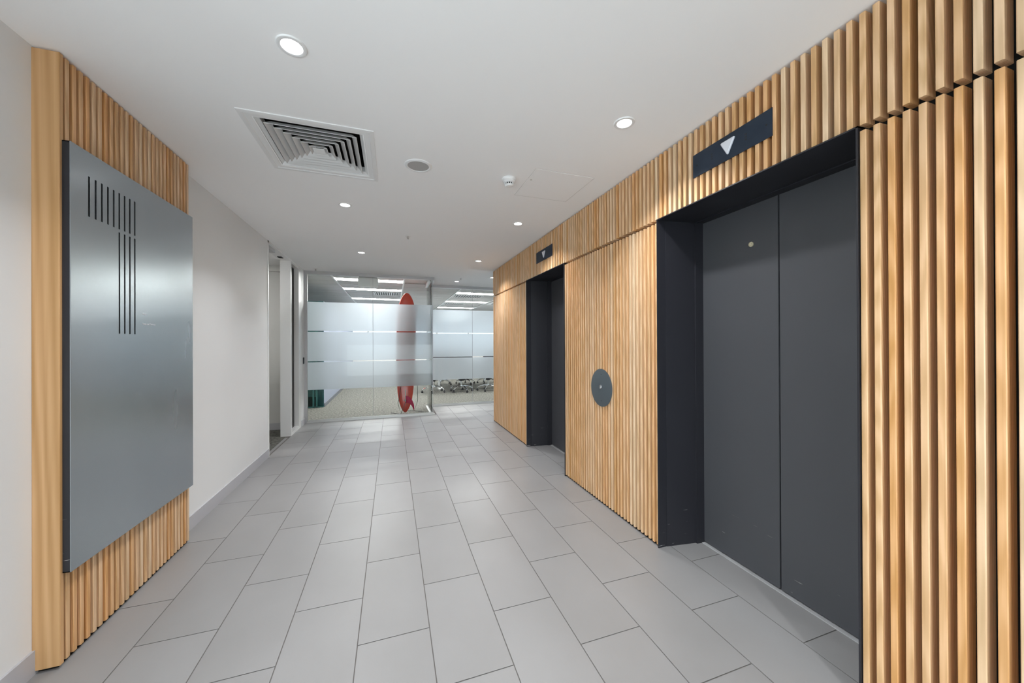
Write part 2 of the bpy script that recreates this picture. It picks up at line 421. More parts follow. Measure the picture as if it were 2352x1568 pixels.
# indicator plates over the lifts
def indicator(name, ya, yb, label):
    x1 = XR - .0015; yc = (ya + yb) / 2; z0, z1 = 2.179, 2.303
    r = empty(name, (x1, yc, z0)); tag(r, label, 'lift indicator', 'arrow plates above the lift openings')
    def P(nm, bm, m_, sm=False):
        bmesh.ops.translate(bm, verts=list(bm.verts), vec=(-x1, -yc, -z0)); return obj(nm, bm, m_, r, smooth=sm)
    P('plate', box(x1 - .003, x1, ya, yb, z0, z1, bev=.0006), 'plate')
    # downward arrow, rounded triangle standing proud
    def rounded(ptsA, rr):
        out = []
        for i, p in enumerate(ptsA):
            p = Vector(p); q0 = Vector(ptsA[i - 1]); q1 = Vector(ptsA[(i + 1) % 3])
            d0 = (q0 - p).normalized(); d1 = (q1 - p).normalized()
            for t_ in (0, .25, .5, .75, 1):
                s_ = p + d0 * rr * (1 - t_) ** 2 + d1 * rr * t_ ** 2
                out.append((s_.x, s_.y))
        return out
    tri = rounded([(yc + .042, 2.276), (yc - .042, 2.276), (yc, 2.200)], .011)
    tri2 = rounded([(yc + .035, 2.272), (yc - .035, 2.272), (yc, 2.208)], .010)
    bm = bmesh.new()
    rings = [[bm.verts.new((x_, p[0], p[1])) for p in T_] for x_, T_ in ((x1 - .003, tri), (x1 - .008, tri), (x1 - .012, tri2))]
    for A_, B_ in zip(rings, rings[1:]):
        for i in range(len(A_)): j_ = (i + 1) % len(A_); bm.faces.new((A_[i], A_[j_], B_[j_], B_[i]))
    bm.faces.new(rings[-1]); bm.faces.new(rings[0])
    P('arrow', bm, 'opal')
    for s_ in (1, -1):
        for q in range(3):
            z = 2.2405 + (q - 1) * .0125; yy = yc + s_ * .094
            P('speaker_slot', box(x1 - .0036, x1 - .0028, yy - .005, yy + .005, z - .003, z + .003), 'black')
        bm = bmesh.new(); lathe(bm, [(0, .0015), (.0035, .0015), (.0045, 0), (0, 0)], 12)
        bmesh.ops.transform(bm, matrix=Matrix.Translation((x1 - .003, yc + s_ * .190, 2.240)) @ Matrix.Rotation(R(-90), 4, 'Y'), verts=list(bm.verts))
        P('screw', bm, 'black')
indicator('lift_indicator', 1.108, 1.540, 'dark blue plate with white down arrow above the near lift')
indicator('lift_indicator', 3.358, 3.790, 'dark blue plate with white down arrow above the far lift')

# round call plate between the lifts
r = tag(empty('call_plate', (XR - .0015, 2.460, .922)), 'round dark grey lift call plate with steel button between the two lifts', 'call button')
def disc_x(r0, prof, c, n=48):
    bm = bmesh.new(); lathe(bm, prof, n); bmesh.ops.transform(bm, matrix=Matrix.Translation(c) @ Matrix.Rotation(R(-90), 4, 'Y'), verts=list(bm.verts)); return bm
obj('plate', disc_x(0, [(0, 0), (.1490, 0), (.1495, .0006), (.149, .0028), (.1482, .003), (0, .003)], (0, 0, 0), 64), 'plate2', r, smooth=True)
bt = obj('button', disc_x(0, [(0, .006), (.0105, .007), (.0125, .005), (.013, .002), (.0165, .002), (.0165, .003), (.0185, .003), (.0185, 0), (0, 0)], (-.003, .006, .004), 32), 'steel', r, smooth=True)
obj('screw', disc_x(0, [(0, .0012), (.003, .0012), (.004, 0), (0, 0)], (-.003, 0, .104), 12), 'black', r)
obj('screw', disc_x(0, [(0, .0012), (.003, .0012), (.004, 0), (0, 0)], (-.003, 0, -.104), 12), 'black', r)

# ------------------------------------------------------------------ left wall, its doorway and side light
XI = XL - .125
wl = struct(obj('wall_left', boxes([
    (-3.3, XL, .85, .95, 0, CEIL), (-3.3, -3.2, -1.8, .95, 0, .03), (-3.3, -3.2, -1.8, .95, 2.40, CEIL), (XI, XL, .95, 4.70, 0, CEIL),
    (XI, XL, 6.235, 6.50, 0, CEIL)]), 'wall'), 'white painted left wall of the lobby')
struct(obj('wall_back', boxes([(-3.3, XB + .2, -1.9, -1.8, 0, .03), (-3.3, XB + .2, -1.9, -1.8, 1.20, CEIL)]), 'wall'))
w9 = struct(empty('fill_window_back', (-.75, -1.85, 0)), 'low wide unseen window added behind the camera for fill light')  # added opening, lets sky light in to brighten ceiling and lobby
obj('frame', boxes([(x - .02, x + .02, -.03, .03, .03, 1.20) for x in (-2.48, 2.5)]), 'frame', w9)
obj('glass_pane', box(-2.48, 2.5, -.004, .004, .03, 1.20), 'glass', w9)
w7 = struct(empty('fill_window_side', (-3.25, -.45, 0)), 'full-height unseen side window added behind the camera for fill light')  # added opening out of view, side light for the right battens
obj('frame', boxes([(-.03, .03, y - .02, y + .02, .03, 2.40) for y in (-1.33, 0, 1.28)]), 'frame', w7)
obj('glass_pane', box(-.004, .004, -1.33, 1.3, .03, 2.40), 'glass', w7)
struct(obj('wall_end', boxes([(4.6, 4.7, YE - .1, 7.4, 0, .03), (4.6, 4.7, YE - .1, 7.4, 2.40, CEIL)]), 'wall'))
w8 = struct(empty('fill_window_corner', (4.65, 6.5, 0)), 'unseen window added round the corner to the right for fill light')  # added out of view, daylight for the far end and sign reflection
obj('frame', boxes([(-.03, .03, y - .02, y + .02, .03, 2.40) for y in (-.88, -.3, .3, .86)]), 'frame', w8)
obj('glass_pane', box(-.004, .004, -.9, .9, .03, 2.40), 'glass', w8)
struct(obj('baseboard_left', boxes([(XL, XL + .010, .95, 1.925, 0, .094), (XL, XL + .010, 2.86, 4.70, 0, .094)]), 'base'), 'low grey skirting along the white left wall')
struct(obj('baseboard_end', box(XL, XL + .010, 6.235, 6.455, 0, .094), 'base'))
# door frame
d3 = struct(empty('door_3', (XL, 5.2, 0)), 'side doorway in the left wall with white frame and frameless glass leaf')
def PD(nm, bm, m_, par=d3):
    bmesh.ops.translate(bm, verts=list(bm.verts), vec=(-XL, -5.2, 0)); return obj(nm, bm, m_, par)
PD('door_frame', boxes([(XI, XL + .006, 4.70, 4.725, 0, CEIL - .001), (XI, XL + .006, 4.70, 6.245, 2.425, CEIL - .001)]), 'white')
PD('door_post', boxes([(XI, XL + .004, 5.655, 5.700, 0, 2.425)]), 'whitem')
leaf = PD('glass_leaf', box(-2.28, -1.40, 4.968, 4.980, .012, 2.33), 'glass')
PD('patch_fitting', box(-1.56, -1.395, 4.958, 4.990, .004, .095, bev=.003), 'frame')
PD('patch_fitting', box(-1.56, -1.395, 4.958, 4.990, 2.285, 2.38, bev=.003), 'frame')
PD('door_closer', boxes([(XI + .02, XL - .02, 4.74, 5.05, 2.385, 2.425)]), 'frame')
PD('latch_plate', boxes([(XI + .03, XI + .08, 5.42, 5.50, 2.418, 2.425), (XI + .045, XI + .065, 5.44, 5.47, 2.412, 2.418)]), 'black')
w3 = struct(empty('window_3', (XL, 5.96, 0)), 'tall narrow side light beside the doorway')
def PW(nm, bm, m_, par=w3):
    bmesh.ops.translate(bm, verts=list(bm.verts), vec=(-XL, -5.96, 0)); return obj(nm, bm, m_, par)
PW('frame', boxes([(XI, XL + .004, 6.10, 6.235, 0, 2.425), (XI, XL + .004, 5.700, 6.10, 0, .045), (XI, XL, 5.70, 6.10, 2.40, 2.425)]), 'whitem')
PW('gasket', boxes([(XL - .075, XL - .060, 6.090, 6.10, .045, 2.40), (XL - .075, XL - .060, 5.70, 6.10, 2.392, 2.40), (XL - .075, XL - .060, 5.70, 6.10, .045, .053)]), 'black')
PW('glass_pane', box(XL - .072, XL - .062, 5.70, 6.092, .05, 2.395), 'glass')
# small push button by the corner
r = tag(empty('push_button', (XL, 6.365, 1.01)), 'small black exit push button on white wall beside the glass corner', 'switch')
obj('back_plate', box(0, .006, -.022, .022, -.055, .055, bev=.002), 'white', r)
obj('rocker', box(.006, .020, -.030, .030, -.055, .055, bev=.008), 'blackplastic', r)

# room behind the doorway
struct(obj('wall_side_room', boxes([(-3.2, XI - .095, 6.15, 6.40, 0, CEIL), (-3.3, -3.2, 4.2, 14, 0, CEIL), (-3.2, XI, 4.2, 4.3, 0, CEIL), (-3.2, XL - .005, 6.40, 6.49, 0, CEIL)]), 'roomwall'), 'pale wall of the room behind the doorway')
struct(obj('baseboard_side_room', box(-3.2, XI - .095, 6.138, 6.15, 0, .10), 'base'))
struct(obj('trim_side_room', box(-3.2, XI - .095, 6.10, 6.15, 2.345, 2.40), 'roomwall'))
struct(obj('floor_side_room', box(-3.2, -1.386, 4.3, 6.5, -.05, -.0005), 'carpet'), 'speckled grey carpet of the side room')

# ------------------------------------------------------------------ directory board on its batten panel (left)
XS = -1.25
bp_ = tag(empty('batten_panel', (XL, 2.39, 0)), 'panel of upright pine battens with wide end post on white left wall', 'wall panel')
def PB(nm, bm, m_): bmesh.ops.translate(bm, verts=list(bm.verts), vec=(-XL, -2.39, 0)); return obj(nm, bm, m_, bp_)
p_ = PB('end_post', box(XL, XS + .002, 1.912, 1.9295, .013, CEIL - .006, bev=.0012), 'woodpost')
PB('backing', box(XL + .0005, XL + .014, 1.93, 2.866, .0, CEIL - .003), 'dark')
PB('plinth', box(XL + .0005, XS - .012, 1.925, 2.866, 0, .012), 'dark')
bmz = box(0, XS - XL - .014, 0, .0185, .015, CEIL - .008)
bmesh.ops.bevel(bmz, geom=[e for e in bmz.edges if abs(e.verts[0].co.z - e.verts[1].co.z) > .1], offset=.0021, segments=1, affect='EDGES')
bmesh.ops.recalc_face_normals(bmz, faces=list(bmz.faces))
lm_ = bpy.data.meshes.new('batten'); bmz.to_mesh(lm_); bmz.free(); lm_.materials.append(M['wood'])
for i in range(27):
    y = 1.9439 + i * .03475 - .0 if i else 1.9439
    link('batten', lm_, bp_, (.014, y - 2.39, 0))
SX = -1.222
sg = tag(empty('directory_board', (SX, 2.385, .372)), 'tall dark steel floor sign with a black striped 7 on the left wall', 'sign')
def PS(nm, bm, m_): bmesh.ops.translate(bm, verts=list(bm.verts), vec=(-SX, -2.385, -.372)); return obj(nm, bm, m_, sg)
ys = [2.0149 + i * .03558 for i in range(9)]
# the steel face with the stripes cut right through it: horizontal bands and the strips between the cuts
def face_with_slots():
    L = []
    x0, x1 = SX - .003, SX; w = .0052
    ya, yb, za, zb = 1.922, 2.848, .372, 2.101
    L.append((x0, x1, ya, yb, za, 1.333)); L.append((x0, x1, ya, yb, 1.998, zb))
    L.append((x0, x1, ya, yb, 1.812, 1.827))
    e = [ya] + [v for y in ys for v in (y - w, y + w)] + [yb]
    for i in range(0, len(e), 2): L.append((x0, x1, e[i], e[i + 1], 1.827, 1.998))
    e = [ya] + [v for y in ys[5:] for v in (y - w, y + w)] + [yb]
    for i in range(0, len(e), 2): L.append((x0, x1, e[i], e[i + 1], 1.333, 1.812))
    bm = boxes(L)
    bmesh.ops.remove_doubles(bm, verts=list(bm.verts), dist=1e-5)
    return bm
PS('face_plate', face_with_slots(), 'sign')
bmv = boxes([(XS + .0025, SX - .003, 1.922, 2.848, .372, .376), (XS + .0025, SX - .003, 1.922, 2.848, 2.097, 2.101), (XS + .0025, SX - .003, 1.922, 1.926, .372, 2.101), (XS + .0025, SX - .003, 2.844, 2.848, .372, 2.101)])
PS('side_return', bmv, 'liftframe')
PS('core', box(XS + .0025, SX - .0045, 1.926, 2.844, .376, 2.097), 'black')
def text(name, s, size, loc, rot, m_, parent, ext=.0004):
    cu = bpy.data.curves.new(name, 'FONT'); cu.body = s; cu.size = size; cu.extrude = ext
    t_ = bpy.data.objects.new(name, cu); COL.objects.link(t_)
    dg = bpy.context.evaluated_depsgraph_get(); me = bpy.data.meshes.new_from_object(t_.evaluated_get(dg))
    bpy.data.objects.remove(t_); me.materials.clear(); me.materials.append(M[m_])
    o = link(name, me, parent, loc); o.rotation_euler = rot; return o
text('lettering', 'Floor', .0165, (.0006, 2.354 - 2.385, 1.434 - .372), (R(90), 0, R(90)), 'letter', sg)
text('lettering', 'Seven and Terrace', .0145, (.0006, 2.354 - 2.385, 1.384 - .372), (R(90), 0, R(90)), 'letter', sg)

# ------------------------------------------------------------------ glass walls
def pane_films(par, o, plane, a, b_, at, th=.0012):
    for z0, z1 in ((.527, .974), (.992, 1.466), (1.486, 1.953)):
        if plane == 'y': bm = box(a, b_, at, at + th, z0, z1)
        else: bm = box(at, at + th, a, b_, z0, z1)
        bmesh.ops.translate(bm, verts=list(bm.verts), vec=(-o[0], -o[1], 0))
        f_ = obj('frosted_band', bm, 'film', par)
def PG(nm, bm, m_, par, o):
    bmesh.ops.translate(bm, verts=list(bm.verts), vec=(-o[0], -o[1], 0)); return obj(nm, bm, m_, par)
o1 = (-.3, YG1)
w1 = struct(empty('window_1', (*o1, 0)), 'left glass wall with frosted bands, meeting the white side wall')
PG('top_rail', boxes([(XL, XG + .03, YG1 - .03, YG1 + .03, 2.400, CEIL)]), 'frame', w1, o1)
PG('bottom_rail', boxes([(XL + .03, XG + .03, YG1 - .028, YG1 + .028, 0, .018), (XL + .03, XG + .008, YG1 - .012, YG1 - .006, .018, .042), (XL + .03, XG + .008, YG1 + .006, YG1 + .012, .018, .042)]), 'silver', w1, o1)
PG('stile', boxes([(XL, XL + .032, YG1 - .03, YG1 + .03, 0, 2.400), (XL + .032, XL + .040, YG1 - .012, YG1 + .012, .02, 2.400)]), 'frame', w1, o1)
cuts = [XL + .036, -.305, XG]
for a, b_ in zip(cuts, cuts[1:]):
    PG('glass_pane', box(a + .001, b_ - .0015, YG1 - .005, YG1 + .005, .02, 2.405), 'glass', w1, o1)
    pane_films(w1, o1, 'y', a + .0012, b_ - .0012, YG1 + .0055)
PG('silicone_joint', box(-.3072, -.3028, YG1 - .0045, YG1 + .0075, .02, 2.40), 'base', w1, o1)
PG('silicone_joint', box(XG - .003, XG + .003, YG1 - .006, YG1 + .0075, .02, 2.40), 'base', w1, o1)
# return pane
PG('return_rail', boxes([(XG - .050, XG - .004, YG1 + .03, YG2, 2.385, CEIL), ]), 'white', w1, o1)
PG('return_rail', boxes([(XG - .048, XG - .028, YG1 + .03, YG2, 0, .022), (XG - .022, XG - .002, YG1 + .03, YG2, 0, .022)]), 'white', w1, o1)
PG('glass_pane', box(XG - .030, XG - .020, YG1 + .005, YG2 - .006, .02, 2.40), 'glass', w1, o1)
pane_films(w1, o1, 'x', YG1 + .03, YG2 - .02, XG - .0325)
o2 = (2.3, YG2)
w2 = struct(empty('window_2', (*o2, 0)), 'farther glass wall with frosted bands, running behind the lift wall')
PG('top_rail', box(XG - .05, 4.6, YG2 - .03, YG2 + .03, 2.395, CEIL), 'frame', w2, o2)
PG('bottom_rail', boxes([(XG - .05, 4.6, YG2 - .028, YG2 + .028, 0, .018), (XG - .03, 4.6, YG2 - .012, YG2 - .006, .018, .042), (XG - .03, 4.6, YG2 + .006, YG2 + .012, .018, .042)]), 'silver', w2, o2)
cuts = [XG - .02, 1.597, 2.52, 3.44, 4.6]
for a, b_ in zip(cuts, cuts[1:]):
    PG('glass_pane', box(a + .001, b_ - .0015, YG2 - .005, YG2 + .005, .02, 2.40), 'glass', w2, o2)
    pane_films(w2, o2, 'y', a + .0012, b_ - .0012, YG2 + .0055)

for x in cuts[1:-1]: PG('silicone_joint', box(x - .0022, x + .0022, YG2 - .0045, YG2 + .0075, .02, 2.40), 'base', w2, o2)
# ------------------------------------------------------------------ office behind the glass
YO = 13.6; XO = 7.0
struct(obj('floor_office', boxes([(-3.2, XG - .02, YG1 + .02, YG2 + .02, -.05, -.0005), (-3.2, XO, YG2 + .02, YO + .1, -.05, -.0005)]), 'carpet'), 'flecked beige carpet of the office')
struct(obj('wall_office_side', box(-1.42, -1.30, 8.02, YO, 0, 2.12), mat('blue_grey_wall', (.23, .26, .33), .6)), 'pale blue grey partition inside the office')
struct(obj('baseboard_office', box(-1.30, -1.288, 8.02, YO, 0, .07), mat('dark_skirting', (.10, .11, .13), .5)))
struct(obj('wall_office_end', boxes([(XO, XO + .1, 5.6, YO + .1, 0, CEIL), (4.7, XO, 7.3, 7.4, 0, CEIL)]), 'roomwall'))
# far wall with a long window
struct(obj('wall_office_far', boxes([(-3.2, XO, YO, YO + .15, 0, .80), (-3.2, XO, YO, YO + .15, 2.25, CEIL)]), 'roomwall'))
w4 = struct(empty('window_4', (2, YO, 0)), 'long bright office window far behind the frosted glass')
bm = bmesh.new(); x = -3.2
while x < XO + .01: bm_box(bm, x - 2 - .03, x - 2 + .03, .02, .09, .80, 2.25); x += 1.2
bm_box(bm, -5.2, XO - 2, .02, .09, .80, .85); bm_box(bm, -5.2, XO - 2, .02, .09, 2.20, 2.25)
obj('frame', bm, 'frame', w4)
obj('glass_pane', box(-5.2, XO - 2, .05, .06, .85, 2.20), 'tintglass', w4)
# teal glazed screen at the left of the office
w5 = struct(empty('window_5', (-2.3, 8.0, 0)), 'teal glazed screen with dark uprights at the left of the office')
obj('glass_pane', box(-.9, 1.0, -.004, .004, .02, 2.10), 'tealglass', w5)
obj('frame', boxes([(.86, .89, -.02, .02, 0, 2.12), (.80, .83, -.02, .02, 0, 2.12), (.70, .72, -.02, .02, 0, 2.12), (.27, .30, -.02, .02, 0, 2.12), (-.9, 1.0, -.02, .02, 0, .02), (-.9, 1.0, -.02, .02, 2.10, 2.12)]), 'teal', w5)
struct(obj('wall_office_rear', box(-3.2, -1.42, 9.6, 9.7, 0, 2.12), mat('teal_shade_wall', (.55, .64, .63), .6)))

# office ceiling: T bars, tiles, recessed lamps and grilles
oc = struct(obj('ceiling_office', boxes([(-3.2, XG, 6.53, YG2 + .02, CEIL + .02, CEIL + .06), (-3.2, XO, YG2 + .02, YO, CEIL + .02, CEIL + .06)]), 'roomwall'), 'suspended office ceiling of long white tiles and white bars')
bars = bmesh.new()
xg = [-.985 - 1.203, -.985, .218, 1.421, 2.632, 3.84, 5.04, 6.24]
for i, x in enumerate(xg): bm_box(bars, x - .014, x + .014, 6.53 if x < XG else YG2 + .03, YO, CEIL - .012, CEIL + .016)
obj('ceiling_bar', bars, 'white', oc)
STRIPS_L = [7.02, 8.24, 10.02, 11.85]
tile_me = {}
def ctile(x0, x1, y0, y1):
    key = (round(x1 - x0, 3), round(y1 - y0, 3))
    if key not in tile_me:
        b2 = box(0, key[0], 0, key[1], 0, .014, bev=.003); bmesh.ops.recalc_face_normals(b2, faces=list(b2.faces))
        me = bpy.data.meshes.new('ceiling_tile'); b2.to_mesh(me); b2.free(); me.materials.append(M['officeceil']); tile_me[key] = me
    link('ceiling_tile', tile_me[key], oc, (x0, y0, CEIL))
for ci in range(len(xg) - 1):
    x0, x1 = xg[ci] + .016, xg[ci + 1] - .016
    y = 6.535 if x0 < XG - .5 and xg[ci] > -3 else YG2 + .035
    holes = sorted([(s, s + .29) for s in STRIPS_L]) if ci in (1, 3, 5) else []
    edges = []
    yy = 6.62
    while y < YO - .05:
        nxt = min([h_[0] for h_ in holes if h_[0] > y + .01] + [YO])
        inside = [h_ for h_ in holes if h_[0] - .005 <= y < h_[1] - .01]
        if inside: y = inside[0][1] + .006; continue
        y2 = min(y + .44, nxt - .006)
        if nxt - y2 < .12: y2 = nxt - .006
        if y2 - y < .03: y = nxt; continue
        ctile(x0, x1, y, y2 - .006); y = y2 + .002
n_lamp = 0
rowname = {0: 'nearest', 1: 'second', 2: 'third', 3: 'fourth'}
lampG = 'recessed strip lamps in the office ceiling'
for ci in (1, 3, 5):
    for ri, s in enumerate(STRIPS_L):
        if s < YG2 and ci != 1: continue
        x0, x1 = xg[ci] + .016, xg[ci + 1] - .016
        r = empty('ceiling_lamp', (x0, s, CEIL))
        obj('housing', boxes([(0, x1 - x0, 0, .29, .012, .03), (0, x1 - x0, 0, .012, -.002, .012), (0, x1 - x0, .278, .29, -.002, .012)]), 'white', r)
        obj('diffuser', box(.004, x1 - x0 - .004, .014, .276, .002, .011), 'strip', r)
        if ci == 1: lab = 'long white strip lamp behind the left glass wall, %s from the glass' % rowname[ri]
        elif ci == 3: lab = 'long white strip lamp behind the farther glass wall, %s from the glass' % rowname[ri - 1]
        else: lab = 'office strip lamp in the column right of the visible ones, %s back' % rowname[ri - 1]
        tag(r, lab, 'ceiling light', lampG)
r = tag(empty('ceiling_lamp', (-2.6, 4.75, CEIL)), 'unseen strip lamp added to light the small room behind the side doorway', 'ceiling light')  # lamp out of view, added to brighten the side room
obj('housing', box(-.02, .62, -.02, .16, -.03, 0), 'white', r)
obj('diffuser', box(0, .6, 0, .14, -.036, -.03), 'strip', r)
# linear return grilles
def grille(x0, x1, y0, y1, label, n=11):
    r = tag(empty('air_grille', (x0, y0, CEIL - .004)), label, 'air vent', 'air grilles in the office ceiling')
    w, d = x1 - x0, y1 - y0
    obj('frame', boxes([(0, w, 0, .02, 0, .006), (0, w, d - .02, d, 0, .006), (0, .02, 0, d, 0, .006), (w - .02, w, 0, d, 0, .006)]), 'white', r)
    obj('backing', box(.02, w - .02, .02, d - .02, .0035, .0045), 'black', r)
    for i in range(n):
        x = .02 + (w - .04) * (i + .5) / n
        obj('louvre', box(x - .010, x + .010, .02, d - .02, .0, .0034), 'whitem', r)
grille(-.40, .19, 8.72, 9.28, 'slatted vent between strip lamps behind the left glass wall')
grille(1.47, 2.20, 8.72, 9.20, 'slatted vent behind farther glass wall, nearest to the glass')
grille(1.47, 2.10, 10.60, 11.1, 'slatted vent behind farther glass wall, deeper in the office')
r = tag(empty('ceiling_cassette', (2.72, 9.6, CEIL - .02)), 'square white four-way air outlet at the far right office ceiling', 'air vent')
obj('panel', box(0, .9, 0, .9, 0, .018, bev=.006), 'white', r)
obj('outlet', boxes([(.12, .78, .10, .14, -.002, .004), (.12, .78, .76, .80, -.002, .004), (.10, .14, .14, .76, -.002, .004), (.76, .80, .14, .76, -.002, .004)]), 'blackplastic', r)
obj('intake', box(.26, .64, .26, .64, -.008, .002, bev=.004), 'grille', r)

# blank back of a hanging exit sign
r = tag(empty('hanging_sign', (-.397, 6.80, 2.273)), 'blank white box hanging from the ceiling just behind the left glass wall', 'sign')
bm = box(-.168, .168, -.022, .022, 0, .165, bev=.012); obj('case', bm, 'white', r, smooth=True)
obj('mount', boxes([(-.15, .15, -.026, .026, .163, CEIL - 2.273)]), 'grille', r)

# ------------------------------------------------------------------ surfboard on its wire stand
sb = tag(empty('surfboard', (.24, 6.78, 0)), 'red longboard standing upright on its tail behind the frosted glass wall', 'surfboard')
prof = [(.025, .0), (.035, .022), (.07, .050), (.14, .084), (.25, .115), (.40, .137), (.60, .152), (.85, .163), (1.15, .170), (1.40, .171), (1.60, .168), (1.78, .160), (1.88, .150), (1.96, .137), (2.04, .114), (2.10, .089), (2.145, .063), (2.175, .035), (2.19, 0)]
bm = bmesh.new(); rings = []
N = 16
for z, w in prof:
    sway = .030 * (z - 1.1) / 1.1 * .6
    rock = .05 * abs((z - 1.15) / 1.15) ** 3
    th = .034 * min(1, (w / .09)) ** .7
    if w == 0: rings.append([bm.verts.new((sway, -rock + 0, z))]); continue
    rings.append([bm.verts.new((sway + w * math.cos(2 * math.pi * i / N), -rock + th * math.copysign(abs(math.sin(2 * math.pi * i / N)) ** .8, math.sin(2 * math.pi * i / N)), z)) for i in range(N)])
for a, b_ in zip(rings, rings[1:]):
    for i in range(N):
        j_ = (i + 1) % N
        if len(a) == 1: bm.faces.new((a[0], b_[i], b_[j_]))
        elif len(b_) == 1: bm.faces.new((a[i], a[j_], b_[0]))
        else: bm.faces.new((a[i], a[j_], b_[j_], b_[i]))
obj('board', bm, 'red', sb, smooth=True)
obj('fin_box', box(-.022, -.008, -.062, -.030, .20, .44, bev=.003), 'grey', sb)
# big centre fin, raked back and turned a little to the right
fp = [(0, .33), (.05, .325), (.105, .295), (.150, .245), (.178, .185), (.188, .120), (.184, .075), (.168, .10), (.140, .150), (.105, .185), (.06, .20), (0, .205)]
bm = bmesh.new(); prism(bm, [(p[0], p[1]) for p in fp], -.004, .004, 'y')
bmesh.ops.transform(bm, matrix=Matrix.Translation((-.015, -.050, 0)) @ Matrix.Rotation(R(-38), 4, 'Z'), verts=list(bm.verts))
fn = obj('fin', bm, 'magenta', sb); fn['label'] = 'curved magenta fin'
obj('fin_badge', prism(bmesh.new(), [(-.050, .222), (.015, .222), (-.005, .262), (-.030, .262)], -.058, -.054, 'y'), 'teal', sb)
obj('leg_print', box(-.052, .06, -.0605, -.0585, .1, .102), 'red', sb)
st = tag(empty('board_stand', (.24, 6.8, 0)), 'thin black wire stand holding the red surfboard upright', 'stand')
def wire(pts, nm='wire_loop'):
    bm = bmesh.new(); tube(bm, [(p[0] - .24, p[1] - 6.8, p[2]) for p in pts], .0045, 8); return obj(nm, bm, 'wire', st, smooth=True)
wire([(.245, 6.70, .26), (.143, 6.70, .006), (.098, 6.71, .20), (.125, 6.72, .34), (.165, 6.725, .60), (.175, 6.73, .95)])
wire([(.34, 6.95, .20), (.395, 6.95, .006), (.455, 6.94, .20), (.450, 6.92, .50), (.40, 6.88, .95)])
wire([(-.015, 6.89, .005), (.143, 6.70, .005), (.24, 6.64, .005)], 'foot_bar')
wire([(.28, 6.99, .005), (.395, 6.95, .005), (.555, 6.80, .005)], 'foot_bar')
wire([(.175, 6.73, .95), (.05, 6.74, .95), (.045, 6.86, .95), (.40, 6.88, .95)], 'cradle')

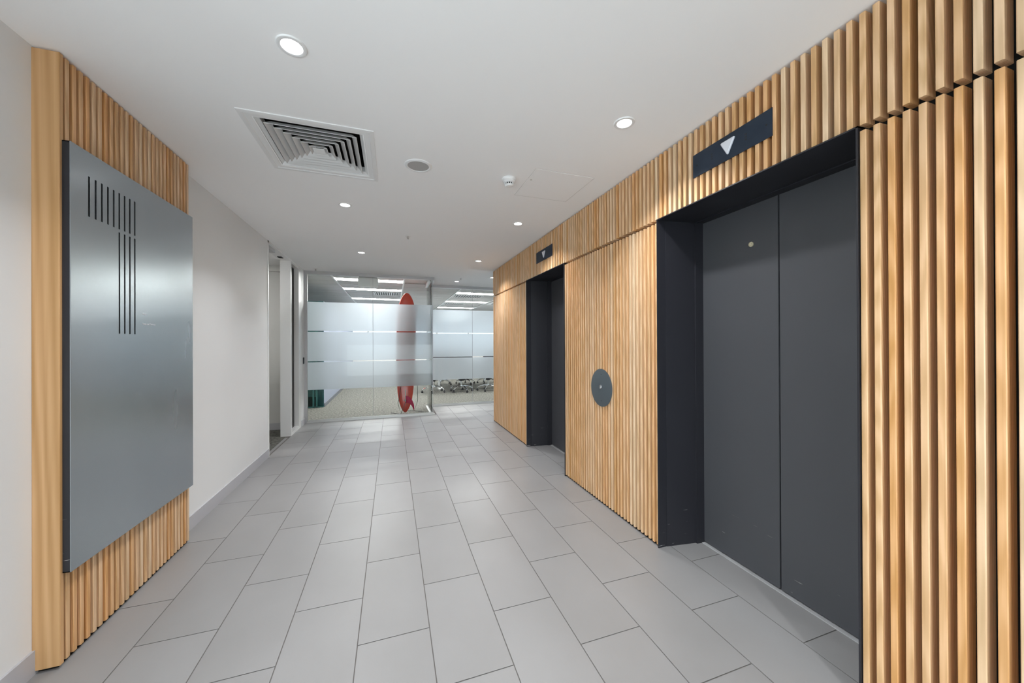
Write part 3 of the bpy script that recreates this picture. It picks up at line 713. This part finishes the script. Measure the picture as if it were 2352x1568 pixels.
# ------------------------------------------------------------------ office chairs
def make_chair():
    r = empty('office_chair', (0, 0, 0))
    bm = bmesh.new()
    for i in range(5):
        a = 2 * math.pi * i / 5 + .3; c, s_ = math.cos(a), math.sin(a)
        tube(bm, [(c * q, s_ * q, z) for q, z in ((.02, .145), (.10, .150), (.20, .130), (.27, .098), (.295, .078))], [.022, .019, .016, .014, .013], 8)
    lathe(bm, [(0, .175), (.030, .172), (.034, .13), (.030, .10), (0, .10)], 20)
    obj('star_base', bm, 'chrome', r, smooth=True)
    for i in range(5):
        a = 2 * math.pi * i / 5 + .3; c, s_ = math.cos(a) * .295, math.sin(a) * .295
        bm = bmesh.new()
        for sd in (-1, 1):
            b2 = bmesh.new(); lathe(b2, [(0, -.008), (.020, -.008), (.0245, -.004), (.0245, .004), (.020, .008), (0, .008)], 16)
            bmesh.ops.transform(b2, matrix=Matrix.Translation((c, s_, .0245)) @ Matrix.Rotation(a + .5, 4, 'Z') @ Matrix.Translation((0, sd * .016, 0)) @ Matrix.Rotation(R(90), 4, 'X'), verts=list(b2.verts))
            me = bpy.data.meshes.new('t'); b2.to_mesh(me); b2.free(); bm.from_mesh(me); bpy.data.meshes.remove(me)
        bm_box(bm, c - .009, c + .009, s_ - .009, s_ + .009, .022, .066)
        obj('castor', bm, 'blackplastic', r)
    bm = bmesh.new(); lathe(bm, [(0, .40), (.016, .40), (.016, .27), (.026, .27), (.026, .17), (0, .17)], 20); obj('gas_column', bm, 'silver', r, smooth=True)
    bm = boxes([(-.10, .10, -.13, .13, .36, .43), (-.05, .05, -.07, .07, .285, .36), (.10, .24, -.012, .012, .345, .36), (-.24, -.10, .02, .05, .34, .358), (-.03, .03, -.25, -.10, .38, .43)])
    bmesh.ops.bevel(bm, geom=list(bm.edges), offset=.008, segments=2, affect='EDGES'); obj('mechanism', bm, 'blackplastic', r)
    bm = box(-.24, .24, -.22, .25, .425, .495, bev=.03); obj('seat', bm, 'seatfab', r, smooth=True)
    bm = bmesh.new()
    gx, gz = 7, 9; grid = {}
    for sgn in (0, 1):
        for i in range(gx):
            for j_ in range(gz):
                u = i / (gx - 1) * 2 - 1; v = j_ / (gz - 1)
                w = .225 * (1 - .25 * max(0, v - .7) / .3 * 1)
                y_ = -.245 - .05 * v + .035 * u * u * -1 + .04 * math.sin(v * math.pi) * .6 - (.035 if sgn else 0)
                grid[(sgn, i, j_)] = bm.verts.new((u * w, y_, .56 + v * .52))
    for sgn in (0, 1):
        for i in range(gx - 1):
            for j_ in range(gz - 1):
                bm.faces.new([grid[(sgn, i, j_)], grid[(sgn, i + 1, j_)], grid[(sgn, i + 1, j_ + 1)], grid[(sgn, i, j_ + 1)]])
    ring = [(i, 0) for i in range(gx)] + [(gx - 1, j_) for j_ in range(1, gz)] + [(i, gz - 1) for i in range(gx - 2, -1, -1)] + [(0, j_) for j_ in range(gz - 2, 0, -1)]
    for q in range(len(ring)):
        a_, b2_ = ring[q], ring[(q + 1) % len(ring)]
        bm.faces.new([grid[(0, *a_)], grid[(0, *b2_)], grid[(1, *b2_)], grid[(1, *a_)]])
    obj('backrest', bm, 'seatfab', r, smooth=True)
    bm = bmesh.new(); tube(bm, [(0, -.14, .41), (0, -.27, .43), (0, -.315, .55), (0, -.325, .80)], .018, 8); obj('back_support', bm, 'blackplastic', r, smooth=True)
    for sd in (-1, 1):
        bm = bmesh.new(); tube(bm, [(sd * .20, 0, .43), (sd * .285, 0, .44), (sd * .295, -.02, .56), (sd * .29, -.02, .655)], .013, 8)
        arm = obj('armrest', bm, 'blackplastic', r, smooth=True)
        obj('arm_pad', box(sd * .29 - .035, sd * .29 + .035, -.14, .12, .655, .685, bev=.010), 'blackplastic', arm)
    return r
CG = 'office chairs around the table behind the glass'
ch0 = make_chair()
spots = [((1.02, 9.40), 2.9, 'black office chair with chrome base nearest the glass corner'),
         ((1.72, 9.30), 3.5, 'black office chair with chrome base, middle of the three front chairs'),
         ((2.44, 9.26), 2.6, 'black office chair with chrome base beside the edge of the lift wall'),
         ((1.45, 11.0), .3, 'office chair on the far side of the table, left one'),
         ((2.15, 10.98), -.2, 'office chair on the far side of the table, middle one'),
         ((2.85, 11.0), .1, 'office chair on the far side of the table, right one')]
for i, (p, rz, lab) in enumerate(spots):
    c = ch0 if i == 0 else dup(ch0)
    c.location = (p[0], p[1], 0); c.rotation_euler = (0, 0, rz); tag(c, lab, 'chair', CG)
tb = tag(empty('meeting_table', (2.1, 10.15, 0)), 'white meeting table with the office chairs around it', 'table')
obj('tabletop', box(-1.15, 1.15, -.42, .42, .705, .73, bev=.008), 'tablewhite', tb)
for sx in (-.85, .85):
    bm = boxes([(sx - .03, sx + .03, -.03, .03, .02, .705), (sx - .035, sx + .035, -.36, .36, 0, .025), (sx - .03, sx + .03, -.30, .30, .68, .705)])
    obj('leg', bm, 'whitem', tb)

# ------------------------------------------------------------------ ceiling fittings of the lobby
def downlight_parts():
    r = empty('downlight', (0, 0, CEIL))
    bm = bmesh.new(); lathe(bm, [(.0365, .0), (.0365, -.001), (.0385, -.0045), (.045, -.0065), (.052, -.005), (.0545, -.001), (.0545, 0), (.0365, 0)], 40)
    obj('trim_ring', bm, 'white', r, smooth=True)
    bm = bmesh.new(); lathe(bm, [(0, -.002), (.0368, -.002), (.0368, -.0005), (0, -.0005)], 32)
    obj('lens', bm, 'disc', r)
    la = bpy.data.lights.new('lamp', 'AREA'); la.shape = 'DISK'; la.size = .075; la.energy = DOWNLIGHT_W; la.color = (.97, .985, 1); la.spread = R(118)
    lo = bpy.data.objects.new('lamp', la); COL.objects.link(lo); lo.parent = r; lo.location = (0, 0, -.0085)
    return r
d0 = downlight_parts()
D = [(-.369, 1.598, 'recessed downlight over the directory board, largest in view'),
     (1.176, 1.607, 'recessed downlight in front of the near lift'),
     (-.372, 3.30, 'recessed downlight second from the camera in the left row'),
     (1.176, 3.30, 'recessed downlight above the floor between the two lifts, before the far lift'),
     (-.371, 4.975, 'recessed downlight farthest back in the left row'),
     (1.176, 4.99, 'recessed downlight just past the far lift'),
     (1.176, 6.79, 'recessed downlight just before the farther glass wall'),
     (1.72, 6.20, 'recessed downlight peeking past the end of the lift wall'),
     (-.37, -.09, 'downlight behind the camera in the left row, first'), (1.176, -.09, 'downlight behind the camera in the right row, first'),
     (3.2, 6.5, 'downlight round the corner in front of the glass wall')]
for i, (x, y, lab) in enumerate(D):
    c = d0 if i == 0 else dup(d0)
    c.location = (x, y, CEIL); tag(c, lab, 'ceiling light', 'recessed downlights of the lobby')

# four-way square air diffuser
vx, vy = (V0 + V1) / 2, (V2 + V3) / 2
r = tag(empty('air_diffuser', (vx, vy, CEIL)), 'large square white louvred air diffuser in the lobby ceiling', 'air vent')
def sq(bm, a, za, b_, zb, t=.0):
    A = [bm.verts.new((sx * a, sy * a, za)) for sx, sy in ((-1, -1), (1, -1), (1, 1), (-1, 1))]
    B = [bm.verts.new((sx * b_, sy * b_, zb)) for sx, sy in ((-1, -1), (1, -1), (1, 1), (-1, 1))]
    for i in range(4): bm.faces.new((A[i], A[(i + 1) % 4], B[(i + 1) % 4], B[i]))
def shell(prof):
    bm = bmesh.new()
    R_ = [[bm.verts.new((sx * a, sy * a, z)) for sx, sy in ((-1, -1), (1, -1), (1, 1), (-1, 1))] for a, z in prof]
    R_.append(R_[0])
    for A, B in zip(R_, R_[1:]):
        for i in range(4): bm.faces.new((A[i], A[(i + 1) % 4], B[(i + 1) % 4], B[i]))
    return bm
hw = (V1 - V0) / 2
obj('frame', shell([(hw, 0), (hw, -.005), (hw - .022, -.007), (hw - .026, -.003), (hw - .050, -.003), (hw - .078, .018), (hw - .080, .05), (hw - .070, .05), (hw - .060, .001)]), 'white', r)
a = .2265
for i in range(6):
    b_ = a - i * .0355
    obj('louvre', shell([(b_, -.003), (b_ - .0015, -.0045), (b_ - .028, .023), (b_ - .028, .025), (b_ - .0015, -.0005)]), 'louvre', r)
bm = box(-.0315, .0315, -.0315, .0315, -.004, -.001, bev=.001); obj('centre_plate', bm, 'white', r)
obj('plenum', boxes([(-hw + .06, hw - .06, -hw + .06, hw - .06, .14, .145), (-hw + .055, -hw + .06, -hw + .06, hw - .06, .05, .145), (hw - .06, hw - .055, -hw + .06, hw - .06, .05, .145), (-hw + .06, hw - .06, -hw + .055, -hw + .06, .05, .145), (-hw + .06, hw - .06, hw - .06, hw - .055, .05, .145)]), 'dark', r)

# loudspeaker
r = tag(empty('ceiling_speaker', (.168, 2.419, CEIL)), 'round flush ceiling loudspeaker with grey mesh beside the air diffuser', 'speaker')
bm = bmesh.new(); lathe(bm, [(.068, 0), (.068, -.006), (.071, -.009), (.080, -.008), (.086, -.004), (.087, 0), (.068, 0)], 48); obj('rim', bm, 'white', r, smooth=True)
bm = bmesh.new(); lathe(bm, [(0, -.0055), (.068, -.0045), (.068, -.001), (0, -.001)], 48); obj('mesh_grille', bm, 'grille', r, smooth=True)

# smoke detector
r = tag(empty('smoke_detector', (.795, 2.415, CEIL)), 'small round white smoke detector hanging under the lobby ceiling', 'smoke detector')
bm = bmesh.new(); lathe(bm, [(0, 0), (.050, 0), (.0515, -.004), (.050, -.014), (.047, -.018), (0, -.018)], 40); obj('base', bm, 'white', r, smooth=True)
bm = bmesh.new(); lathe(bm, [(0, -.018), (.044, -.018), (.043, -.024), (.034, -.032), (.034, -.0325), (0, -.0325)], 40); obj('housing', bm, 'white', r, smooth=True)
bm = bmesh.new(); lathe(bm, [(0, -.032), (.030, -.032), (.027, -.044), (0, -.044)], 40); obj('chamber', bm, 'black', r)
for i in range(12):
    a = 2 * math.pi * i / 12
    b2 = box(-.0024, .0024, .0265, .034, -.046, -.031)
    bmesh.ops.rotate(b2, cent=(0, 0, 0), matrix=Matrix.Rotation(a, 3, 'Z'), verts=list(b2.verts)); obj('rib', b2, 'white', r)
bm = bmesh.new(); lathe(bm, [(0, -.044), (.031, -.044), (.030, -.050), (.024, -.056), (0, -.058)], 40); obj('cap', bm, 'white', r, smooth=True)

# access hatch
r = tag(empty('access_hatch', (.920, 2.215, CEIL)), 'square flush access hatch in the ceiling beside the smoke detector', 'hatch')
obj('panel', box(.004, .446, .004, .446, -.0012, 0), 'ceil', r)
obj('shadow_gap', boxes([(0, .45, 0, .0018, -.0006, 0), (0, .45, .4482, .45, -.0006, 0), (0, .0018, 0, .45, -.0006, 0), (.4482, .45, 0, .45, -.0006, 0)]), mat('joint_grey', (.46, .45, .44), .8), r)
bm = bmesh.new(); lathe(bm, [(0, -.002), (.006, -.002), (.007, -.0012), (0, -.0012)], 16, (.03, .165)); obj('lock', bm, 'grille', r)

# sprinklers
def sprinkler():
    r = empty('sprinkler', (0, 0, CEIL))
    bm = bmesh.new(); lathe(bm, [(0, 0), (.030, 0), (.029, -.003), (.014, -.006), (0, -.006)], 28); obj('rosette', bm, 'white', r, smooth=True)
    bm = bmesh.new(); lathe(bm, [(0, -.006), (.008, -.006), (.008, -.014), (.004, -.016), (.004, -.030), (0, -.030)], 14); obj('nozzle', bm, 'grille', r)
    bm = bmesh.new()
    for sd in (-1, 1): tube(bm, [(sd * .008, 0, -.010), (sd * .012, 0, -.018), (sd * .003, 0, -.031)], .0018, 6)
    obj('yoke', bm, 'grille', r)
    bm = bmesh.new(); lathe(bm, [(0, -.030), (.011, -.030), (.011, -.032), (0, -.032)], 16); obj('deflector', bm, 'grille', r)
    return r
s0 = sprinkler()
for i, (x, y, lab) in enumerate([(.169, 4.06, 'small sprinkler head at the middle of the lobby ceiling'), (-1.13, 6.28, 'small sprinkler head by the left corner of the glass wall'), (1.185, 6.42, 'small sprinkler head before the farther glass wall')]):
    c = s0 if i == 0 else dup(s0)
    c.location = (x, y, CEIL); tag(c, lab, 'sprinkler', 'sprinkler heads of the lobby')
